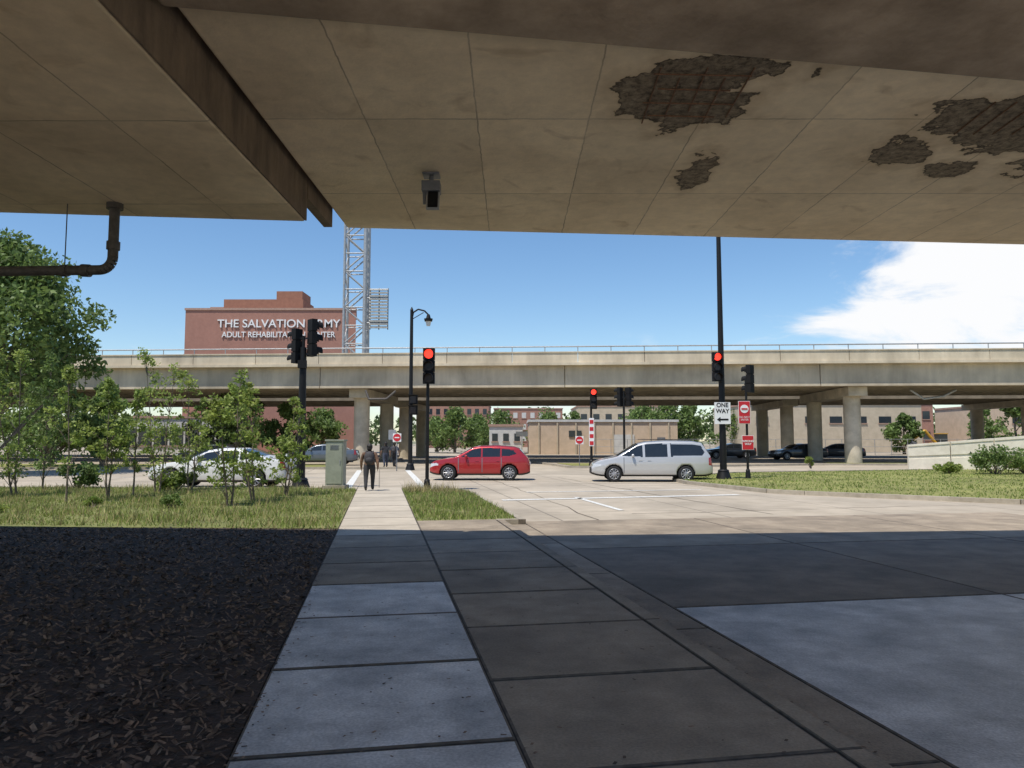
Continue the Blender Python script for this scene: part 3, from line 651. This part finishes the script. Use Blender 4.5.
def car(name,X,Y,Z,L,W,top,belt,wx,wr,mat,wins,ws,rw,seams,rz=0,handles=(),zb0=.24,rack=False):
    e=empty(name); nx=int(L/.035); xs=[L*i/nx for i in range(nx+1)]
    tx=[p[0] for p in top];tz=[p[1] for p in top]
    xx=np.linspace(0,L,400); zz=np.interp(xx,tx,tz)
    ker=np.hanning(17);ker/=ker.sum(); zs=np.convolve(np.pad(zz,8,mode='edge'),ker,'valid')
    seg=[4,2,3,5,5,14,3,7]; V=[];rings=[];segid=[]
    for k,c_ in enumerate(seg): segid+= [k]*c_
    nh=sum(seg)+1
    for x in xs:
        zt=float(np.interp(x,xx,zs)); q=abs(x-L/2)/(L/2); w=W/2*(1-.16*q**5-.12*q**24)
        zb=zb0+.10*max(0,(q-.8)/.2)**2; bz=min(belt+.06*(x/L),zt-.04); fr=max(0,zt-bz)
        rd=min(.07,fr*.4)
        cp=[(0,zb),(w*.86,zb),(w*.965,zb+.08),(w*.995,zb+.32*(bz-zb)),(w,zb+.68*(bz-zb)),(w*.955,bz),(w*.955-.27*max(0,fr-.05)-.01,zt-rd),(w*.955-.27*max(0,fr-.05)-.12,zt-.008),(0,zt+.02)]
        row=[cp[0]]
        for k,c_ in enumerate(seg):
            for j in range(1,c_+1):
                t=j/c_; row.append((cp[k][0]*(1-t)+cp[k+1][0]*t,cp[k][1]*(1-t)+cp[k+1][1]*t))
        rings.append((x,w,zt,row,bz))
    full=2*nh-2; R_arch=wr*1.17
    for (x,w,zt,row,bz) in rings:
        pts=[(y,z) for y,z in row]+[(-y,z) for y,z in row[-2:0:-1]]
        for y,z in pts:
            yy=y
            for wxx in wx:
                if (x-wxx)**2+(z-wr)**2<R_arch**2 and abs(y)>W*.3: yy=math.copysign(min(abs(y),W/2-.27),y)
            V.append((x-L/2,yy,z))
    mats=[mat,cglass,trimb,hl,tl,darksteel]; F=[];MI=[]
    for i in range(nx):
        for j in range(full):
            a=i*full+j;b=i*full+(j+1)%full;c=(i+1)*full+(j+1)%full;d=(i+1)*full+j
            F.append((a,d,c,b))
            sj=segid[j] if j<nh-1 else segid[full-1-j]
            x=(xs[i]+xs[i+1])/2; z=sum(V[q][2] for q in(a,b,c,d))/4; y=abs(sum(V[q][1] for q in(a,b,c,d))/4); w=rings[i][1]
            mi=0
            if sj==5 and any(pip(x,z,p) for p in wins): mi=1
            if sj>=6 and (ws[0]<x<ws[1] or rw[0]<x<rw[1]) and y<w*.8: mi=1
            if sj<=1 or z<zb0+.09: mi=2
            if sj in(2,3,4) and any(abs(x-s_)<.014 for s_ in seams) and z>zb0+.14: mi=5
            if sj in(4,5,6,7) and x<.42 and .58<z<.78 and y>w*.5: mi=3
            if x>L-.22 and .72<z<1.08 and y>w*.72 and sj in (3,4,5): mi=4
            if sj<5 and any((x-q)**2+(z-wr)**2<(R_arch*.985)**2 for q in wx): mi=2
            MI.append(mi)
    F.append(tuple(range(full))); MI.append(2); F.append(tuple(nx*full+k for k in range(full-1,-1,-1))); MI.append(0)
    me=bpy.data.meshes.new('body'); me.from_pydata(V,[],F)
    for m in mats: me.materials.append(m)
    me.polygons.foreach_set('material_index',MI); me.polygons.foreach_set('use_smooth',[True]*len(F)); me.update()
    o=bpy.data.objects.new('body',me); scene.collection.objects.link(o); o.parent=e
    g=MB()
    for q in wx:
        for sgn in (-1,1):
            yo=sgn*(W/2-.015); yi=sgn*(W/2-.23); x0=q-L/2
            g.tube((x0,yi,wr),(x0,yo-sgn*.02,wr),wr,wr,tyre,28); g.tube((x0,yo-sgn*.02,wr),(x0,yo,wr),wr,wr*.9,tyre,28)
            g.tube((x0,yo-sgn*.01,wr),(x0,yo+sgn*.003,wr),wr*.68,wr*.66,trimb,24)
            for k in range(10):
                a=2*math.pi*k/10; g.tube((x0,yo+sgn*.006,wr),(x0+wr*.62*math.cos(a),yo+sgn*.006,wr+wr*.62*math.sin(a)),.028,.02,rim,6)
            for k in range(24):
                a=2*math.pi*k/24;a2=2*math.pi*(k+1)/24
                g.tube((x0+wr*.64*math.cos(a),yo+sgn*.004,wr+wr*.64*math.sin(a)),(x0+wr*.64*math.cos(a2),yo+sgn*.004,wr+wr*.64*math.sin(a2)),.016,.016,rim,5,False)
            g.tube((x0,yo,wr),(x0,yo+sgn*.02,wr),.06,.05,rim,12)
    g.build('wheels',e)
    g=MB(); mx=ws[1]-.25-L/2
    for sgn in (-1,1):
        g.ell((mx,sgn*(W/2+.06),belt+.1),(.07,.10,.075),mat,12,8); g.box((mx+.02,sgn*(W/2-.02),belt+.05),(.06,.12,.03),trimb)
        for hx in handles: g.box((hx-L/2,sgn*(W/2-.005),belt-.12),(.16,.02,.025),mat)
        if rack: g.tube((L*.42-L/2,sgn*(W*.35),max(tz)+.05),(L*.88-L/2,sgn*(W*.35),max(tz)+.04),.018,.018,trimb,6)
    g.box((-L/2-.005,0,.42),(.03,W*.5,.12),trimb); g.box((L/2,0,.75),(.03,.5,.15),plate)
    g.build('trim',e,bevel=.008)
    e.location=(X,Y,Z); e.rotation_euler[2]=rz
    return e
redp=paint('paint_red',(.40,.018,.022)); silv=paint('paint_silver',(.56,.56,.56),.35); whp=paint('paint_white',(.78,.78,.78),0); dkp=paint('paint_dark',(.03,.035,.045)); bluep=paint('paint_grey_blue',(.12,.14,.17))
top=[(0,.52),(.05,.78),(.25,.90),(.7,.99),(1.15,1.05),(1.95,1.50),(2.3,1.57),(3.1,1.59),(3.9,1.53),(4.15,1.44),(4.5,1.05),(4.58,.95),(4.62,.6)]
wins=[[(1.45,1.06),(1.98,1.40),(2.38,1.46),(2.38,1.06)],[(2.46,1.06),(2.46,1.47),(3.25,1.46),(3.25,1.08)],[(3.33,1.09),(3.33,1.45),(3.85,1.38),(4.0,1.2),(3.7,1.12)]]
car('red_hatchback_car',(481-512)/740*34.8,34.8,-.1,4.62,1.8,top,1.0,(.88,3.68),.345,redp,wins,(1.18,1.95),(4.15,4.48),(1.35,2.42,3.3),R(-2),(2.2,3.15))
top=[(0,.55),(.05,.80),(.3,.93),(.75,1.03),(1.15,1.11),(2.05,1.66),(2.5,1.77),(3.4,1.82),(4.6,1.80),(5.05,1.72),(5.4,1.15),(5.45,1.0),(5.5,.6)]
wins=[[(1.35,1.14),(2.0,1.53),(2.3,1.62),(2.3,1.10)],[(2.42,1.10),(2.42,1.64),(3.45,1.68),(3.45,1.10)],[(3.56,1.12),(3.56,1.68),(4.95,1.60),(5.12,1.30),(5.0,1.16)]]
mv=car('silver_minivan',(649-512)/740*33.6,33.6,-.1,5.5,1.95,top,1.06,(1.0,4.25),.35,silv,wins,(1.18,2.1),(5.05,5.36),(1.45,2.38,3.5),R(-2),(2.2,2.6),rack=True); mv.scale=(.97,.97,1.0)
top=[(0,.5),(.05,.72),(.3,.85),(.9,.95),(1.4,1.0),(2.2,1.38),(2.7,1.46),(3.4,1.45),(4.2,1.18),(4.4,1.08),(4.95,1.05),(5.03,.95),(5.08,.6)]
wins=[[(1.7,1.0),(2.2,1.28),(2.65,1.35),(2.65,1.0)],[(2.73,1.0),(2.73,1.36),(3.35,1.34),(3.35,1.02)],[(3.43,1.03),(3.43,1.33),(3.75,1.22),(3.95,1.08)]]
def sedan(name,X,Y,Z,mat,rz=0,sc=1):
    e=car(name,X,Y,Z,5.08,1.9,top,.95,(.95,4.0),.35,mat,wins,(1.42,2.2),(3.5,4.2),(1.5,2.7,3.4),rz,(2.5,3.3)); e.scale=(sc,sc,sc); return e
sedan('white_sedan_car',(233-512)/740*28.9-.25,28.9,-.1,whp,R(-2),1.05)
sedan('parked_car',-13.3,52,.03,bluep,R(4))
sedan('parked_car',25.6,66.5,0,dkp,R(10)); sedan('parked_car',30.5,70,0,dkp,R(-20)); sedan('parked_car',21.0,72,0,dkp,R(5)); sedan('parked_car',-20,50,.03,dkp,R(-3))

# ---------------------------------------------------------------- people
skinm=M('skin',(.30,.17,.11),None,.6,10); hairm=M('hair',(.015,.011,.009),None,.6,30); lipm=M('lips',(.3,.09,.08),None,.5,5)
def person(name,X,Y,Z,h,rz,shirt,pants,shoes,walk=1.0,pack=None,arm=1.0,fat=1.15):
    e=empty(name); k=h/1.72
    v=[];ed=[];rad=[]
    def nd(p,r,par=None):
        v.append(p);rad.append(r)
        if par is not None: ed.append((par,len(v)-1))
        return len(v)-1
    pel=nd((0,0,.95),(.165,.125)); sp=nd((0,.01,1.12),(.145,.11),pel); ch=nd((0,.01,1.32),(.175,.125),sp); nk0=nd((0,0,1.44),(.08,.07),ch); nk=nd((0,0,1.50),(.055,.055),nk0); hd=nd((0,.01,1.56),(.06,.065),nk)
    hands=[]
    for s_ in (-1,1):
        sh=nd((s_*.18,0,1.38),(.068,.068),ch); el=nd((s_*.25,-.02+.07*s_*walk*arm*-1,1.11),(.052,.052),sh); wr_=nd((s_*.26,.05+.16*s_*walk*arm*-1,.88),(.032,.035),el); pm=nd((s_*.26,.06+.18*s_*walk*arm*-1,.80),(.034,.02),wr_); hands.append((s_,v[pm]))
        hp=nd((s_*.095,0,.88),(.110,.112),pel); f=s_*walk
        kn=nd((s_*.10,.13*f+.03,.50),(.075,.075),hp); an=nd((s_*.095,.22*f-.04,.10+(.05 if f<0 else 0)),(.05,.052),kn); to=nd((s_*.10,.22*f+.12,.04+(.0 if f<0 else .01)),(.048,.036),an)
    me=bpy.data.meshes.new('b'); me.from_pydata(v,ed,[]); o=bpy.data.objects.new('b',me); scene.collection.objects.link(o)
    sk=o.modifiers.new('s','SKIN'); sk.use_smooth_shade=True
    for i,sv in enumerate(me.skin_vertices[0].data): sv.radius=rad[i]; sv.use_root=(i==0)
    ss=o.modifiers.new('u','SUBSURF'); ss.levels=2; ss.render_levels=2
    bpy.context.view_layer.update()
    m2=bpy.data.meshes.new_from_object(o.evaluated_get(bpy.context.evaluated_depsgraph_get())); bpy.data.objects.remove(o)
    m2.materials.clear()
    for m in (shirt,pants,skinm,shoes): m2.materials.append(m)
    for p in m2.polygons:
        c=p.center; z=c.z; p.use_smooth=True
        if z<.11: mi=3
        elif abs(c.x)>.20 and z<1.38: mi=0 if z>1.16 else 2
        elif z>1.455: mi=2
        elif z<.97: mi=1
        else: mi=0
        p.material_index=mi
    b=bpy.data.objects.new('body',m2); scene.collection.objects.link(b); b.parent=e
    g=MB()
    g.ell((0,.015,1.625),(.078,.096,.115),skinm,16,12); g.ell((0,-.012,1.645),(.09,.10,.108),hairm,16,12); g.ell((0,-.05,1.57),(.08,.055,.10),hairm,12,8)
    g.ell((0,.112,1.61),(.012,.016,.02),skinm,8,6)
    for s_ in(-1,1): g.ell((s_*.03,.103,1.63),(.012,.008,.007),hairm,8,6); g.ell((s_*.081,.01,1.61),(.01,.02,.03),skinm,8,6)
    g.ell((0,.106,1.575),(.022,.006,.006),lipm,8,6)
    for s_,pm in hands:
        for i in range(4):
            y0=pm[1]-.027+.018*i; L_=(.060,.072,.076,.066)[i]
            g.path([(pm[0],y0,pm[2]+.01),(pm[0]-s_*.004,y0+.003,pm[2]-.04),(pm[0]-s_*.016,y0+.006,pm[2]-.035-L_*.65)],[.010,.009,.006],skinm,7)
        g.path([(pm[0],pm[1]+.03,pm[2]+.03),(pm[0]-s_*.01,pm[1]+.052,pm[2]+.0),(pm[0]-s_*.015,pm[1]+.055,pm[2]-.025)],[.011,.010,.007],skinm,7)
    g.build('head_and_hands',e)
    if pack:
        g=MB(); g.ell((0,-.19,1.22),(.16,.11,.25),pack,14,10); g.ell((0,-.27,1.14),(.11,.06,.12),pack,12,8)
        for s_ in(-1,1): g.path([(s_*.1,-.14,1.40),(s_*.11,0,1.475),(s_*.10,.13,1.36),(s_*.14,.06,1.12)],[.02]*4,pack,6)
        g.build('backpack',e)
    e.location=(X,Y,Z); e.scale=(k*fat,k*fat,k); e.rotation_euler[2]=rz
dk=M('cloth_dark',(.04,.04,.045),None,.9,20); brown=M('cloth_brown',(.16,.09,.06),None,.9,20); jean=M('cloth_denim',(.05,.06,.09),None,.9,20); packm=M('backpack_cloth',(.055,.05,.055),None,.8,20); shoe=M('shoe',(.05,.05,.05),None,.6,10)
person('person_walking',-4.83,25.2,.02,1.56,R(8),brown,dk,shoe,.8,packm,fat=1.2)
person('pedestrian',-8.15,47.9,0,1.62,R(20),dk,jean,shoe,.6,None)
person('pedestrian',-7.65,48.4,0,1.6,R(-10),M('cloth_navy',(.03,.05,.10),None,.9,10),dk,shoe,-.7,packm)

# ---------------------------------------------------------------- light & sky
el=R(66); az=R(43)
S=Vector((-math.sin(az)*math.cos(el),-math.cos(az)*math.cos(el),math.sin(el)))
sd=bpy.data.lights.new('sun','SUN'); sd.energy=5.0; sd.angle=R(.5); sd.color=(1,.94,.84)
so=bpy.data.objects.new('sun',sd); scene.collection.objects.link(so); so.rotation_euler=S.to_track_quat('Z','Y').to_euler(); so.location=(0,0,60)
w=bpy.data.worlds.new('World'); scene.world=w; w.use_nodes=True; N=w.node_tree.nodes;L=w.node_tree.links
bg=N['Background']; bg.inputs[1].default_value=.15
sky=N.new('ShaderNodeTexSky'); sky.sky_type='NISHITA'; sky.sun_disc=False; sky.sun_elevation=el; sky.sun_rotation=R(223); sky.air_density=1.0; sky.dust_density=.3; sky.ozone_density=2.5
tc=N.new('ShaderNodeTexCoord'); nrm=N.new('ShaderNodeVectorMath'); nrm.operation='NORMALIZE'; L.new(tc.outputs['Generated'],nrm.inputs[0])
sx=N.new('ShaderNodeSeparateXYZ'); L.new(nrm.outputs[0],sx.inputs[0])
hs=N.new('ShaderNodeHueSaturation'); hs.inputs['Saturation'].default_value=1.15; L.new(sky.outputs[0],hs.inputs['Color'])
def mth(op,a,b=None):
    n=N.new('ShaderNodeMath');n.operation=op
    for i,v in enumerate((a,b)):
        if v is None: continue
        if isinstance(v,(int,float)): n.inputs[i].default_value=v
        else: L.new(v,n.inputs[i])
    return n.outputs[0]
def mrange(v,a,b,c,d):
    n=N.new('ShaderNodeMapRange'); n.interpolation_type='SMOOTHSTEP'
    for i,x in enumerate((a,b,c,d)): n.inputs[i+1].default_value=x
    L.new(v,n.inputs[0]); return n.outputs[0]
mp=N.new('ShaderNodeMapping'); mp.inputs['Scale'].default_value=(3.0,3.0,7.5); mp.inputs['Rotation'].default_value=(.0,R(-18),0); L.new(nrm.outputs[0],mp.inputs[0])
nz=N.new('ShaderNodeTexNoise'); nz.inputs['Scale'].default_value=2.2; nz.inputs['Detail'].default_value=8; nz.inputs['Roughness'].default_value=.6; nz.inputs['Distortion'].default_value=.6; L.new(mp.outputs[0],nz.inputs['Vector'])
azn=mth('ARCTAN2',sx.outputs[0],sx.outputs[1])
ex=mth('DIVIDE',mth('SUBTRACT',azn,.60),.19); ez=mth('DIVIDE',mth('SUBTRACT',sx.outputs[2],mth('ADD',.158,mth('MULTIPLY',mth('SUBTRACT',azn,.55),.30))),.08)
dd=mth('SQRT',mth('ADD',mth('MULTIPLY',ex,ex),mth('MULTIPLY',ez,ez)))
val=mth('SUBTRACT',mth('MULTIPLY',nz.outputs['Fac'],3.0),mth('ADD',dd,.15))
c1=mrange(val,-.15,.65,0,1)
lowm=mth('MULTIPLY',mrange(nz.outputs['Fac'],.5,.68,0,1),mth('MULTIPLY',mrange(sx.outputs[2],.09,.15,1,0),.75))
cl=mth('MAXIMUM',c1,lowm)
mx=N.new('ShaderNodeMixRGB'); mx.inputs[2].default_value=(6.5,6.55,6.65,1); L.new(cl,mx.inputs[0]); L.new(hs.outputs[0],mx.inputs[1]); L.new(mx.outputs[0],bg.inputs[0])
# ---------------------------------------------------------------- camera
cam=bpy.data.cameras.new('camera'); cam.sensor_width=36; cam.lens=26.0; cam.clip_end=5000; cam.clip_start=.05
co=bpy.data.objects.new('camera',cam); scene.collection.objects.link(co); co.location=(0,0,1.7); co.rotation_euler=(R(94.4),0,0)
scene.camera=co
